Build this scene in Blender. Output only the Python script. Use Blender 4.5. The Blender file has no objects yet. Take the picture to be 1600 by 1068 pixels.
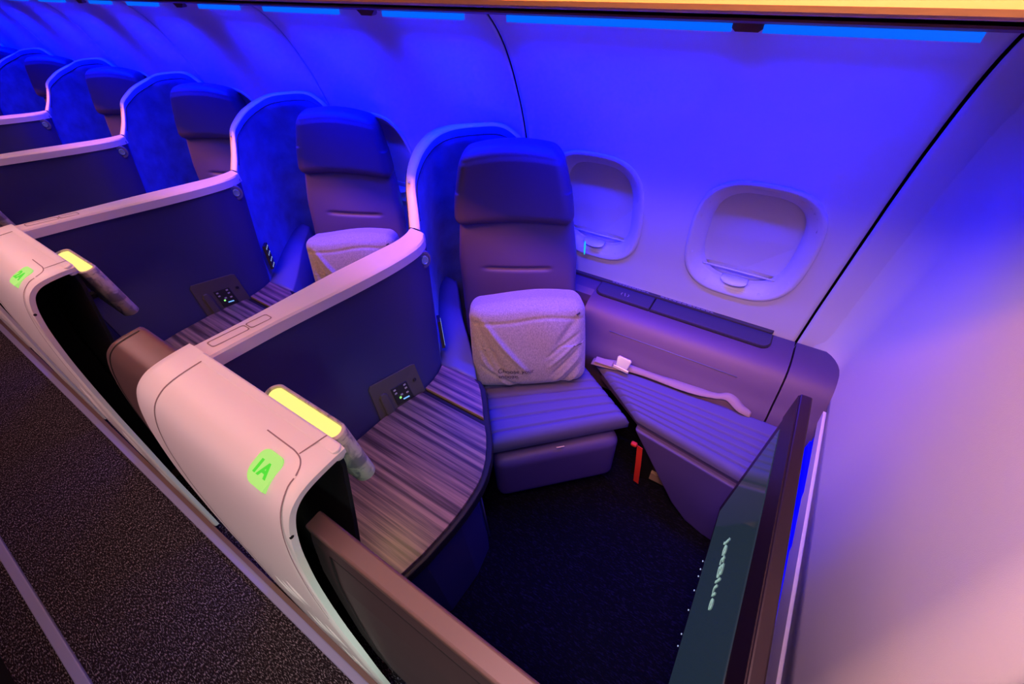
import bpy, bmesh, math, random
from mathutils import Vector, Matrix
random.seed(4)
SC = bpy.context.scene
COL = SC.collection
PITCH = 1.05
PI = math.pi

# ------------------------------------------------------------------ materials
def lin(c):
    return tuple((x/12.92 if x <= .04045 else ((x+.055)/1.055)**2.4) for x in c)

def mat(name, rgb, rough=.5, metal=0, spec=.5, bump=0, bscale=200, emit=None, estr=0, sheen=0, vary=0, coat=0):
    m = bpy.data.materials.new(name); m.use_nodes = True
    nt = m.node_tree; b = nt.nodes['Principled BSDF']
    b.inputs['Base Color'].default_value = (*rgb, 1)
    b.inputs['Roughness'].default_value = rough
    b.inputs['Metallic'].default_value = metal
    b.inputs['Specular IOR Level'].default_value = spec
    b.inputs['Sheen Weight'].default_value = sheen
    b.inputs['Coat Weight'].default_value = coat
    if emit:
        b.inputs['Emission Color'].default_value = (*emit, 1)
        b.inputs['Emission Strength'].default_value = estr
    if bump or vary:
        tc = nt.nodes.new('ShaderNodeTexCoord')
        nz = nt.nodes.new('ShaderNodeTexNoise'); nz.inputs['Scale'].default_value = bscale
        nz.inputs['Detail'].default_value = 3
        nt.links.new(tc.outputs['Object'], nz.inputs['Vector'])
        if bump:
            bp = nt.nodes.new('ShaderNodeBump'); bp.inputs['Strength'].default_value = bump
            bp.inputs['Distance'].default_value = .002
            nt.links.new(nz.outputs['Fac'], bp.inputs['Height']); nt.links.new(bp.outputs['Normal'], b.inputs['Normal'])
        if vary:
            n2 = nt.nodes.new('ShaderNodeTexNoise'); n2.inputs['Scale'].default_value = 14; n2.inputs['Detail'].default_value = 5
            nt.links.new(tc.outputs['Object'], n2.inputs['Vector'])
            cr = nt.nodes.new('ShaderNodeValToRGB')
            cr.color_ramp.elements[0].position = .3; cr.color_ramp.elements[1].position = .7
            cr.color_ramp.elements[0].color = (*[c*(1-vary) for c in rgb], 1)
            cr.color_ramp.elements[1].color = (*[min(1, c*(1+vary)) for c in rgb], 1)
            nt.links.new(n2.outputs['Fac'], cr.inputs['Fac']); nt.links.new(cr.outputs['Color'], b.inputs['Base Color'])
    return m

M = {}
M['white'] = mat('white_plastic', (.78, .76, .76), .38, bump=.05, bscale=900)
M['wall'] = mat('wall_panel', (.70, .66, .74), .5, bump=.12, bscale=1500)
M['bulk'] = mat('bulkhead_panel', (.74, .72, .72), .42, bump=.25, bscale=700)
M['binceil'] = mat('ceiling_panel', (.45, .42, .42), .6)
M['rail'] = mat('rail_plastic', (.72, .68, .68), .36, bump=.04, bscale=900)
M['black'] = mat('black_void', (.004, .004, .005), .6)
M['dark'] = mat('dark_plastic', (.018, .017, .022), .45)
M['seam'] = mat('dark_seam', (.26, .19, .21), .7)
M['divider'] = mat('divider_panel', (.028, .027, .125), .55, bump=.25, bscale=350)
M['suede'] = mat('suede', (.03, .075, .34), .95, bump=.3, bscale=400, sheen=.3, vary=.28)
M['leather'] = mat('leather', (.066, .050, .24), .5, bump=.35, bscale=600)
M['leather_dark'] = mat('leather_headrest', (.050, .035, .135), .48, bump=.3, bscale=700)
M['quilt'] = mat('quilted_fabric', (.078, .075, .25), .8, bump=.3, bscale=900)
M['smooth'] = mat('smooth_plastic', (.10, .11, .24), .5)
M['metal'] = mat('brushed_metal', (.55, .52, .56), .35, metal=.7)
M['doorface'] = mat('door_face', (.05, .032, .036), .5, bump=.1, bscale=500)
M['doorrail'] = mat('door_rail', (.125, .072, .064), .4)
M['cap'] = mat('door_cap', (.14, .085, .08), .38, metal=.3)
M['tvframe'] = mat('monitor_frame', (.014, .007, .014), .4)
M['red'] = mat('red_strap', (.5, .02, .01), .7)
M['beige'] = mat('seat_structure', (.35, .26, .16), .6)
M['belt'] = mat('belt_webbing', (.26, .22, .26), .8, bump=.6, bscale=500)
M['buckle'] = mat('buckle_metal', (.75, .78, .85), .25, metal=.6)
M['ledge'] = mat('ledge_leather', (.066, .044, .125), .5, bump=.25, bscale=600)
M['ledgelid'] = mat('ledge_lid', (.035, .03, .085), .5)
M['ledgedark'] = mat('ledge_placard', (.045, .035, .05), .4)
M['textgrey'] = mat('print_grey', (.40, .36, .42), .6)
M['textdark'] = mat('print_dark', (.02, .018, .05), .7)
M['kick'] = mat('kick_strip', (.14, .08, .07), .5)
M['strip'] = mat('floor_strip', (.27, .25, .42), .5)
M['lip'] = mat('bin_lip', (.20, .09, .16), .6)
M['bin'] = mat('bin_face_lit_orange', (.70, .38, .13), .5, bump=.1, bscale=200)  # orange cabin light mixed into the base colour of a presumably white bin
M['lens'] = mat('knob_lens', (.25, .45, .7), .15, metal=.4)
M['panelgrey'] = mat('outlet_plate', (.075, .06, .075), .5)
M['lampbody'] = None
M['bluefab'] = mat('blue_fabric', (.02, .03, .10), .9, bump=.5, bscale=300)

def emis(name, rgb, s):
    m = bpy.data.materials.new(name); m.use_nodes = True
    b = m.node_tree.nodes['Principled BSDF']
    b.inputs['Base Color'].default_value = (*[c*.3 for c in rgb], 1)
    b.inputs['Emission Color'].default_value = (*rgb, 1); b.inputs['Emission Strength'].default_value = s
    return m
M['led'] = emis('blue_led', (.0, .13, 1), 1.0)
M['led2'] = emis('blue_led_panel', (.0, .0, 1), 1.0)
M['glow'] = emis('lamp_glow', (1, .86, .22), 1.0)
M['numglow'] = emis('number_glow', (.42, .92, .20), .72)
M['numtext'] = emis('number_text', (.06, .78, .03), .75)
M['green'] = emis('green_led', (.3, 1, .2), 1.2)
M['bluedot'] = emis('blue_dot', (.2, .5, 1), 1.0)
M['teal'] = emis('teal_light', (.02, .62, .62), .8)
M['dotwhite'] = emis('dot_white', (.6, .8, 1), .55)

def wood():
    m = bpy.data.materials.new('striped_wood'); m.use_nodes = True; nt = m.node_tree
    b = nt.nodes['Principled BSDF']; b.inputs['Roughness'].default_value = .42
    tc = nt.nodes.new('ShaderNodeTexCoord'); mp = nt.nodes.new('ShaderNodeMapping')
    mp.inputs['Scale'].default_value = (44, .8, 1)
    nt.links.new(tc.outputs['Object'], mp.inputs['Vector'])
    n1 = nt.nodes.new('ShaderNodeTexNoise'); n1.inputs['Scale'].default_value = 1.6; n1.inputs['Detail'].default_value = 2
    nt.links.new(mp.outputs['Vector'], n1.inputs['Vector'])
    mp2 = nt.nodes.new('ShaderNodeMapping'); mp2.inputs['Scale'].default_value = (260, 6, 1)
    nt.links.new(tc.outputs['Object'], mp2.inputs['Vector'])
    n2 = nt.nodes.new('ShaderNodeTexNoise'); n2.inputs['Scale'].default_value = 1.5; n2.inputs['Detail'].default_value = 6
    nt.links.new(mp2.outputs['Vector'], n2.inputs['Vector'])
    mx = nt.nodes.new('ShaderNodeMath'); mx.operation = 'MULTIPLY_ADD'
    nt.links.new(n2.outputs['Fac'], mx.inputs[0]); mx.inputs[1].default_value = .34
    nt.links.new(n1.outputs['Fac'], mx.inputs[2])
    cr = nt.nodes.new('ShaderNodeValToRGB'); e = cr.color_ramp.elements
    e[0].position = .54; e[0].color = (.045, .028, .033, 1)
    e[1].position = .82; e[1].color = (.27, .175, .15, 1)
    x = e.new(.64); x.color = (.115, .075, .08, 1)
    x = e.new(.70); x.color = (.165, .105, .10, 1)
    nt.links.new(mx.outputs[0], cr.inputs['Fac']); nt.links.new(cr.outputs['Color'], b.inputs['Base Color'])
    return m
M['wood'] = wood()

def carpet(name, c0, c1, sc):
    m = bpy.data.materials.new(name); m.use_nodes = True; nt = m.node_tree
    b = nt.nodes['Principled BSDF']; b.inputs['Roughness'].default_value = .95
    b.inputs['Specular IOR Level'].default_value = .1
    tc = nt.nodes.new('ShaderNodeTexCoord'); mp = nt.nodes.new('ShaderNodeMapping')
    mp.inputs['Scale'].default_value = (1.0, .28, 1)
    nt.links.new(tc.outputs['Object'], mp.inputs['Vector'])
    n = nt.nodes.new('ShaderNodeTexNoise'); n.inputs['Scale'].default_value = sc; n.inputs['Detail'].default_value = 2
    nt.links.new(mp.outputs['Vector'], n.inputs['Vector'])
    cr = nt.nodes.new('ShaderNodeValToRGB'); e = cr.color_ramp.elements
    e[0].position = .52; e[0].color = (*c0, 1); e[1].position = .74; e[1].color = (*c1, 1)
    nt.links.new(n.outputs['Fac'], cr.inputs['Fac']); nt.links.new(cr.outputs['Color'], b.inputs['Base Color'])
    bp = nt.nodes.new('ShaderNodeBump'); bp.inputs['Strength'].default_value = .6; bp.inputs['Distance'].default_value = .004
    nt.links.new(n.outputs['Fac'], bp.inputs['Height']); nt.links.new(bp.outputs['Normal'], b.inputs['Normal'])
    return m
M['carpet'] = carpet('aisle_carpet', (.014, .008, .011), (.34, .27, .32), 330)
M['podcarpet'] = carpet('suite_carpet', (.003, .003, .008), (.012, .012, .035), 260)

def marble():
    m = bpy.data.materials.new('marbled_lamp_body'); m.use_nodes = True; nt = m.node_tree
    b = nt.nodes['Principled BSDF']; b.inputs['Roughness'].default_value = .4
    tc = nt.nodes.new('ShaderNodeTexCoord')
    n = nt.nodes.new('ShaderNodeTexNoise'); n.inputs['Scale'].default_value = 22; n.inputs['Detail'].default_value = 6
    n.inputs['Distortion'].default_value = 1.8
    nt.links.new(tc.outputs['Object'], n.inputs['Vector'])
    cr = nt.nodes.new('ShaderNodeValToRGB'); e = cr.color_ramp.elements
    e[0].position = .36; e[0].color = (.22, .20, .24, 1); e[1].position = .50; e[1].color = (.56, .52, .46, 1)
    nt.links.new(n.outputs['Fac'], cr.inputs['Fac']); nt.links.new(cr.outputs['Color'], b.inputs['Base Color'])
    return m
M['lampbody'] = marble()

def bagmat():
    m = mat('cotton_bag', (.46, .42, .44), .9, sheen=.2)
    nt = m.node_tree; b = nt.nodes['Principled BSDF']
    tc = nt.nodes.new('ShaderNodeTexCoord')
    n = nt.nodes.new('ShaderNodeTexNoise'); n.inputs['Scale'].default_value = 320; n.inputs['Detail'].default_value = 4
    mp = nt.nodes.new('ShaderNodeMapping'); mp.inputs['Scale'].default_value = (1, 1, .35)
    nt.links.new(tc.outputs['Object'], mp.inputs['Vector']); nt.links.new(mp.outputs['Vector'], n.inputs['Vector'])
    cr = nt.nodes.new('ShaderNodeValToRGB'); e = cr.color_ramp.elements
    e[0].position = .35; e[0].color = (.17, .185, .28, 1); e[1].position = .65; e[1].color = (.28, .29, .42, 1)
    nt.links.new(n.outputs['Fac'], cr.inputs['Fac']); nt.links.new(cr.outputs['Color'], b.inputs['Base Color'])
    bp = nt.nodes.new('ShaderNodeBump'); bp.inputs['Strength'].default_value = .25; bp.inputs['Distance'].default_value = .002
    nt.links.new(n.outputs['Fac'], bp.inputs['Height']); nt.links.new(bp.outputs['Normal'], b.inputs['Normal'])
    return m
M['bag'] = bagmat()

def screenmat():
    m = mat('monitor_glass', (.012, .02, .03), .07, spec=.6, emit=(.045, .085, .125), estr=.26)
    return m
M['screen'] = screenmat()
M['screentext'] = emis('screen_text', (.45, .75, .62), .55)

# ------------------------------------------------------------------ helpers
def thing(name, label, cat, loc=(0, 0, 0), group=None):
    o = bpy.data.objects.new(name, None); COL.objects.link(o); o.location = loc
    o['label'] = label; o['category'] = cat
    if group: o['group'] = group
    return o

def tag(o, label, cat, group=None):
    o['label'] = label; o['category'] = cat
    if group: o['group'] = group
    return o

def struct(o):
    o['kind'] = 'structure'; return o

def obj(name, verts, faces, m, parent=None, smooth=False, bevel=0, seg=2, solid=0, offs=-1, sub=0, auto=None):
    me = bpy.data.meshes.new(name); me.from_pydata([tuple(v) for v in verts], [], faces)
    bm = bmesh.new(); bm.from_mesh(me)
    bmesh.ops.remove_doubles(bm, verts=bm.verts, dist=1e-6)
    if not solid: bmesh.ops.recalc_face_normals(bm, faces=bm.faces)
    bm.to_mesh(me); bm.free()
    me.materials.append(m)
    if smooth:
        for p in me.polygons: p.use_smooth = True
    o = bpy.data.objects.new(name, me); COL.objects.link(o)
    if solid:
        s = o.modifiers.new('s', 'SOLIDIFY'); s.thickness = solid; s.offset = offs; s.use_even_offset = False
    if bevel:
        b = o.modifiers.new('b', 'BEVEL'); b.width = bevel; b.segments = seg; b.limit_method = 'ANGLE'; b.angle_limit = .7
    if sub:
        s = o.modifiers.new('u', 'SUBSURF'); s.levels = sub; s.render_levels = sub
    if parent is not None:
        o.parent = parent
        if parent.type == 'EMPTY' or True:
            o.matrix_parent_inverse = Matrix.Identity(4)
    return o

def prism(poly, z0, z1):
    n = len(poly)
    v = [(x, y, z0) for x, y in poly] + [(x, y, z1) for x, y in poly]
    f = [tuple(reversed(range(n))), tuple(range(n, 2*n))] + [(i, (i+1) % n, n+(i+1) % n, n+i) for i in range(n)]
    return v, f

def extr_y(poly, y0, y1):            # poly of (x,z)
    n = len(poly)
    v = [(x, y0, z) for x, z in poly] + [(x, y1, z) for x, z in poly]
    f = [tuple(range(n)), tuple(reversed(range(n, 2*n)))] + [(i, n+i, n+(i+1) % n, (i+1) % n) for i in range(n)]
    return v, f

def extr_x(poly, x0, x1):            # poly of (y,z)
    n = len(poly)
    v = [(x0, y, z) for y, z in poly] + [(x1, y, z) for y, z in poly]
    f = [tuple(range(n)), tuple(reversed(range(n, 2*n)))] + [(i, n+i, n+(i+1) % n, (i+1) % n) for i in range(n)]
    return v, f

def box(x0, x1, y0, y1, z0, z1):
    return prism([(x0, y0), (x1, y0), (x1, y1), (x0, y1)], z0, z1)

def grid(rows, closed=False):
    n = len(rows[0]); v = [p for r in rows for p in r]; f = []
    for i in range(len(rows)-1):
        for j in range(n-1):
            a = i*n+j; f.append((a, a+1, a+n+1, a+n))
    return v, f

def smoothpath(pts, n):
    """Catmull-Rom resampling"""
    P = [Vector(p) for p in pts]; P = [P[0]*2-P[1]] + P + [P[-1]*2-P[-2]]
    out = []
    k = len(P)-3
    for i in range(n):
        t = i/(n-1)*k; s = min(int(t), k-1); u = t-s
        a, b, c, d = P[s:s+4]
        out.append(.5*((2*b) + (c-a)*u + (2*a-5*b+4*c-d)*u*u + (3*b-a-3*c+d)*u**3))
    return out

def frame_mesh(o, origin, ux, uy, uz):
    m = Matrix((( ux[0], uy[0], uz[0], origin[0]), (ux[1], uy[1], uz[1], origin[1]), (ux[2], uy[2], uz[2], origin[2]), (0, 0, 0, 1)))
    o.data.transform(m); o.data.update(); return o

def rbox(sx, sy, sz, r, n=(14, 6, 14), fn=None):
    """rounded box centred at 0, dense so that fn can sculpt it"""
    V = []; F = []; idx = {}
    nx, ny, nz = n; h = (sx/2, sy/2, sz/2)
    def put(i, j, k):
        key = (i, j, k)
        if key in idx: return idx[key]
        p = [(-1+2*i/nx)*h[0], (-1+2*j/ny)*h[1], (-1+2*k/nz)*h[2]]
        q = [max(-(h[a]-r), min(h[a]-r, p[a])) for a in range(3)]
        d = Vector((p[0]-q[0], p[1]-q[1], p[2]-q[2]))
        if d.length > 1e-9: d = d.normalized()*r
        w = Vector(q)+d
        if fn: w = Vector(fn(w))
        idx[key] = len(V); V.append(w); return idx[key]
    for i in range(nx):
        for j in range(ny):
            F.append((put(i, j, 0), put(i, j+1, 0), put(i+1, j+1, 0), put(i+1, j, 0)))
            F.append((put(i, j, nz), put(i+1, j, nz), put(i+1, j+1, nz), put(i, j+1, nz)))
    for i in range(nx):
        for k in range(nz):
            F.append((put(i, 0, k), put(i+1, 0, k), put(i+1, 0, k+1), put(i, 0, k+1)))
            F.append((put(i, ny, k), put(i, ny, k+1), put(i+1, ny, k+1), put(i+1, ny, k)))
    for j in range(ny):
        for k in range(nz):
            F.append((put(0, j, k), put(0, j, k+1), put(0, j+1, k+1), put(0, j+1, k)))
            F.append((put(nx, j, k), put(nx, j+1, k), put(nx, j+1, k+1), put(nx, j, k+1)))
    return V, F

def tube(pts, r, seg=8):
    V = []; F = []
    P = [Vector(p) for p in pts]
    for i, p in enumerate(P):
        t = (P[min(i+1, len(P)-1)]-P[max(i-1, 0)]).normalized()
        a = t.cross(Vector((0, 0, 1)));
        if a.length < .01: a = t.cross(Vector((1, 0, 0)))
        a.normalize(); b = t.cross(a)
        for k in range(seg):
            an = 2*PI*k/seg; V.append(p+a*r*math.cos(an)+b*r*math.sin(an))
    for i in range(len(P)-1):
        for k in range(seg):
            F.append((i*seg+k, i*seg+(k+1) % seg, (i+1)*seg+(k+1) % seg, (i+1)*seg+k))
    F.append(tuple(reversed(range(seg)))); F.append(tuple(range((len(P)-1)*seg, len(P)*seg)))
    return V, F

def ribbon(pts, width_dir, w, lift=(0, 0, .0006)):
    """thin flat strip along pts"""
    V = []; F = []
    wd = Vector(width_dir).normalized()*w/2; L = Vector(lift)
    for p in pts:
        p = Vector(p)+L; V += [p-wd, p+wd]
    for i in range(len(pts)-1):
        F.append((2*i, 2*i+1, 2*i+3, 2*i+2))
    return V, F

def text_mesh(name, s, size, m, parent, origin, ux, uy, extrude=.0006, spacing=1.0, font_shear=0, bold=0):
    cu = bpy.data.curves.new(name, 'FONT'); cu.body = s; cu.size = size; cu.extrude = extrude; cu.space_character = spacing
    cu.shear = font_shear; cu.offset = bold; cu.align_x = 'LEFT'
    t = bpy.data.objects.new(name, cu); COL.objects.link(t)
    dg = bpy.context.evaluated_depsgraph_get()
    me = bpy.data.meshes.new_from_object(t.evaluated_get(dg))
    bpy.data.objects.remove(t)
    me.name = name; me.materials.clear(); me.materials.append(m)
    o = bpy.data.objects.new(name, me); COL.objects.link(o); o.parent = parent
    ux = Vector(ux).normalized(); uy = Vector(uy); uy = (uy-ux*uy.dot(ux)).normalized()
    frame_mesh(o, origin, ux, uy, ux.cross(uy))
    return o

def interp(tab, z):
    if z <= tab[0][0]: return tab[0][1]
    for (a, x), (b, y) in zip(tab, tab[1:]):
        if z <= b: return x+(y-x)*(z-a)/(b-a)
    return tab[-1][1]

def dup(root, dy, label=None, name=None, shift=(0, 0, 0)):
    r = root.copy(); COL.objects.link(r); r.location = root.location+Vector((shift[0], dy+shift[1], shift[2]))
    if label: r['label'] = label
    for ch in list(root.children):
        c = ch.copy(); COL.objects.link(c); c.parent = r
        for g in ch.children:
            d = g.copy(); COL.objects.link(d); d.parent = c
            for h in g.children:
                e = h.copy(); COL.objects.link(e); e.parent = d
    return r

def aim(o, loc, d):
    z = -Vector(d).normalized(); y = Vector((0, 1, 0)); y = (y-z*y.dot(z)).normalized(); x = y.cross(z)
    o.matrix_world = Matrix(((x.x, y.x, z.x, loc[0]), (x.y, y.y, z.y, loc[1]), (x.z, y.z, z.z, loc[2]), (0, 0, 0, 1)))

# ------------------------------------------------------------------ camera
W, Hh = 1600, 1068
cam = bpy.data.cameras.new('camera'); co = bpy.data.objects.new('camera', cam); COL.objects.link(co)
cam.sensor_fit = 'HORIZONTAL'; cam.sensor_width = 36; cam.lens = 650/1600*36; cam.clip_start = .01
R = Vector((.53616348, -.84272231, -.04845445)); D = Vector((-.61498731, -.35066298, -.70627621)); Fw = Vector((.57820354, .40847838, -.70627621))
U = -D; B = -Fw
co.matrix_world = Matrix(((R.x, U.x, B.x, 0), (R.y, U.y, B.y, 0), (R.z, U.z, B.z, 1.75), (0, 0, 0, 1)))
SC.camera = co

# ------------------------------------------------------------------ setting
YN = PITCH*7+.6            # how far back the cabin runs
WALLX = sorted([(0.0, 1.37), (.3, 1.41), (.62, 1.418), (.80, 1.402), (1.03, 1.364), (1.22, 1.330), (1.32, 1.304), (1.44, 1.257), (1.52, 1.212), (1.57, 1.168), (1.60, 1.135), (1.66, 1.05)])
def wx(z): return interp(WALLX, z)
def wxs(z):
    return (wx(z-.03)+wx(z-.015)+wx(z)+wx(z+.015)+wx(z+.03))/5

v, f = box(-1.9, 1.45, -1.9, YN, -.03, 0)
fl = struct(obj('floor', v, f, M['carpet']))
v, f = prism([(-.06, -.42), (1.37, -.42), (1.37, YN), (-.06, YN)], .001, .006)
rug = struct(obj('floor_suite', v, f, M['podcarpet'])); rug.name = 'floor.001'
v, f = box(-1.9, .62, -1.9, YN, 2.15, 2.18)
struct(obj('ceiling', v, f, M['binceil']))
v, f = box(-1.9, 1.45, YN, YN+.03, 0, 2.15)
struct(obj('wall_back', v, f, M['wall']))

# side wall: lining panels, two windows wide each, with window openings cut out
WIN0, WINP = .016, .533
wins = [WIN0+WINP*i for i in range(0, 14)]
WCZ, WHY, WHZ = .985, .186, .222
def inwin(y, z, s=1.0):
    for c in wins:
        dy = abs(y-c)/(WHY*s); dz = abs(z-WCZ)/(WHZ*s)
        if dy < 1 and dz < 1 and dy**3.0+dz**3.0 < 1: return True
    return False
def ripple(y, z):
    return 0
def lining(y0, y1, zs, holes):
    st = .0135
    ny = max(2, int((y1-y0)/st)); nz = len(zs)
    V = [(wxs(z), y0+(y1-y0)*i/ny, z) for z in zs for i in range(ny+1)]
    F = []
    for k in range(nz-1):
        for i in range(ny):
            yc = y0+(y1-y0)*(i+.5)/ny; zc = (zs[k]+zs[k+1])/2
            if holes and inwin(yc, zc, .90): continue
            a = k*(ny+1)+i; F.append((a, a+1, a+ny+2, a+ny+1))
    return V, F
ZS = [.02+.014*i for i in range(int((1.62-.02)/.014)+1)]
seams = [-.262, -.25]+[-.25+1.066*i for i in range(1, 9)]
edges = [-.46, -.25, .816, 1.882, 2.948, 4.014, 5.08, 6.146, YN]
for a, b in zip(edges, edges[1:]):
    v, f = lining(a+.004, b-.004, ZS, True)
    o = obj('wall_left', v, f, M['wall'], smooth=True, solid=.004, offs=0)
    struct(o)
v, f = grid([[(wxs(z)+.06, y, z) for y in (-.5, YN)] for z in ZS[::6]])
struct(obj('wall_left', v, f, M['black'], smooth=True, solid=.01, offs=0))

# windows
def ring(cy, cz, hy, hz, x, p=3.0, n=64):
    out = []
    for i in range(n):
        a = 2*PI*i/n; c, s = math.cos(a), math.sin(a)
        r = (abs(c)**p+abs(s)**p)**(-1/p)
        y = cy+hy*c*r; z = cz+hz*s*r
        out.append((x(z) if callable(x) else x, y, z))
    return out
def loft(rings, cap=False):
    n = len(rings[0]); V = [p for r in rings for p in r]; F = []
    for i in range(len(rings)-1):
        for j in range(n):
            F.append((i*n+j, i*n+(j+1) % n, (i+1)*n+(j+1) % n, (i+1)*n+j))
    if cap: F.append(tuple(range((len(rings)-1)*n, len(rings)*n)))
    return V, F
def window(i, cy):
    w = thing('window_%d' % (i+1), 'x', 'window'); del w['label']; del w['category']; struct(w)
    w.location = (wx(WCZ), cy, WCZ)
    def X(d): return lambda z: wxs(z)-wx(WCZ)+d
    rs = [ring(0, 0, WHY*a, WHZ*a2, (lambda dd: (lambda z: wxs(z+WCZ)-wx(WCZ)+dd))(d))
          for a, a2, d in ((.965, .965, .010), (1.0, 1.0, .0), (1.0, 1.0, -.006), (.975, .98, -.0095), (.93, .94, -.008), (.86, .88, .001), (.78, .81, .013), (.73, .775, .026), (.715, .765, .045))]
    v, f = loft(rs); obj('window_bezel', v, f, M['wall'], w, smooth=True)
    r2 = [ring(0, 0, WHY*.75, WHZ*.80, (lambda z: wxs(z+WCZ)-wx(WCZ)+.044))]
    # roller shade drawn nearly to the sill
    sill = -.125
    pts = [(x, y, max(z, sill)) for x, y, z in r2[0]]
    v, f = loft([pts], True)
    obj('window_shade', v, f, M['wall'], w, smooth=False)
    v, f = tube([(.0435, -.118, sill), (.0435, .118, sill)], .0028, 6)
    obj('shade_edge', v, f, M['white'], w, smooth=True)
    v, f = loft([[(x+.008, y, z) for x, y, z in r2[0]]], True)
    obj('window_pane', v, f, M['wall'], w)
    hv = [(.020-.012*math.sin(PI*i/12), .043*math.cos(PI*i/12+PI), -.150-.013*math.sin(PI*i/12)) for i in range(13)]
    hv2 = [(.045, y, -.148) for x, y, z in hv]
    v, f = grid([hv, hv2]); obj('shade_handle', v, f, M['white'], w, smooth=True, solid=.003, offs=0)
    return w
for i, cy in enumerate(wins[:12]): window(i, cy)

# bulkhead at the front
BY = -.39
def bx(z): return .331+(z-1.18)*.2
poly = [(bx(.55), .55), (bx(1.9), 1.9), (1.45, 1.9), (1.45, .55)]
def bulk_outline():
    pts = []
    for z in [.5+.05*i for i in range(27)]:
        pts.append((wx(z)+.02, z))
    return pts
zz = [.57+.04*i for i in range(34)]
# fillet into the side wall
rows = []
for z in zz:
    r = []
    xe = min(wx(z), 1.41)
    for j in range(8): r.append((bx(z)+(xe-.10-bx(z))*j/7, BY, z))
    for j in range(1, 8):
        a = PI/2*j/7; r.append((xe-.10+.103*math.sin(a), BY+.085*(1-math.cos(a)), z))
    rows.append(r)
# sloping lower edge
n = len(rows[0])
low = []
for (x, y, z) in rows[0]:
    t = (x-.38)/(1.18-.38); low.append((x, y, .537+.045*max(0, min(1.3, t))))
rows[0] = low
v, f = grid(rows); struct(obj('wall_right', v, f, M['bulk'], smooth=True, solid=.03, offs=1))
# recessed joint line + lower trim strip with a small step in its edge
tr = [(.20, .43), (.396, .446), (.734, .470), (.745, .482), (.90, .497), (.915, .508), (1.208, .532), (1.36, .545)]
def up(x): return .537+.045*max(0, min(1.3, (x-.38)/.8))-.012
V = []; n = len(tr)
V = [(x, BY+.004, z) for x, z in tr]+[(x, BY+.004, up(x)-.004) for x, z in tr]+[(x, BY-.02, z) for x, z in tr]+[(x, BY-.02, up(x)-.004) for x, z in tr]
F = []
for i in range(n-1):
    F += [(i, i+1, n+i+1, n+i), (i, 2*n+i, 2*n+i+1, i+1), (n+i, n+i+1, 3*n+i+1, 3*n+i)]
struct(obj('trim_1', V, F, M['bulk']))
v, f = box(.18, 1.40, BY-.03, BY-.012, .30, .64)
struct(obj('trim_2', v, f, M['seam']))
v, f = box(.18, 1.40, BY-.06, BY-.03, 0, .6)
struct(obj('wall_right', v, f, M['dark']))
# corner post where side wall and bulkhead meet above
mount = thing('light_panel', 'bright blue glowing light strip in the slot between monitor and bulkhead', 'light', (0, BY, 0))
v, f = box(.20, 1.235, -.010, .0, .20, .475); obj('diffuser', v, f, M['led2'], mount)

# blue fabric beyond the bulkhead
V = [];
rows = [[(-.35+i*.02, -.95+.02*math.sin(i*1.3), z) for i in range(70)] for z in (.05, 1.9)]
v, f = grid(rows)
o = obj('galley_curtain', v, f, M['bluefab'], smooth=True, solid=.004)
tag(o, 'dark blue fabric curtain seen past the bulkhead end, bottom right corner', 'curtain')

# overhead bin, its lip and the cove lights
bin_ = thing('overhead_bin', 'long overhead bin lit orange along the top of the picture', 'bin', (0, 2, 0))
prof = [(1.135, 1.602), (.525, 1.682), (.517, 1.684), (.514, 1.69), (.516, 1.76), (.53, 1.9), (.58, 2.14), (1.3, 2.14), (1.3, 1.602)]
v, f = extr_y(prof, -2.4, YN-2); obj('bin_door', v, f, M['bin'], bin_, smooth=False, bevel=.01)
lipz = [(1.075, 1.604), (1.135, 1.601), (1.16, 1.601), (1.16, 1.5955), (1.142, 1.588), (1.132, 1.588), (1.075, 1.600)]
v, f = extr_y(lipz, -2.4, YN-2); obj('bin_lip', v, f, M['lip'], bin_)
for y in (.165, 1.27, 2.4, 3.4):
    V = [(1.133, y+a-2, z) for a, z in ((-.045, 1.592), (-.022, 1.574), (.022, 1.574), (.045, 1.592))]
    V += [(x+.02, yy, z) for x, yy, z in V]
    obj('bracket', V, [(0, 1, 2, 3), (7, 6, 5, 4), (0, 4, 5, 1), (1, 5, 6, 2), (2, 6, 7, 3)], M['lip'], bin_)
segs = [(-.20, .135), (.195, .745), (.89, 1.195), (1.40, 1.80), (1.96, 2.237), (2.58, 2.863), (3.04, 3.276), (3.60, 3.96), (4.15, 4.45), (4.75, 5.05), (5.3, 5.7), (6.0, 6.5)]
where = ['rightmost, above the front window', 'second from the right, above the nearest seat', 'third from the right under the bin lip',
         'fourth from the right, under the bin lip', 'fifth from the right, small in the distance', 'sixth from the right, small in the distance',
         'seventh from the right, tiny', 'eighth from the right, tiny', 'ninth from the right, at the far left', 'tenth from the right', 'eleventh from the right', 'last at the far end']
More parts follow.
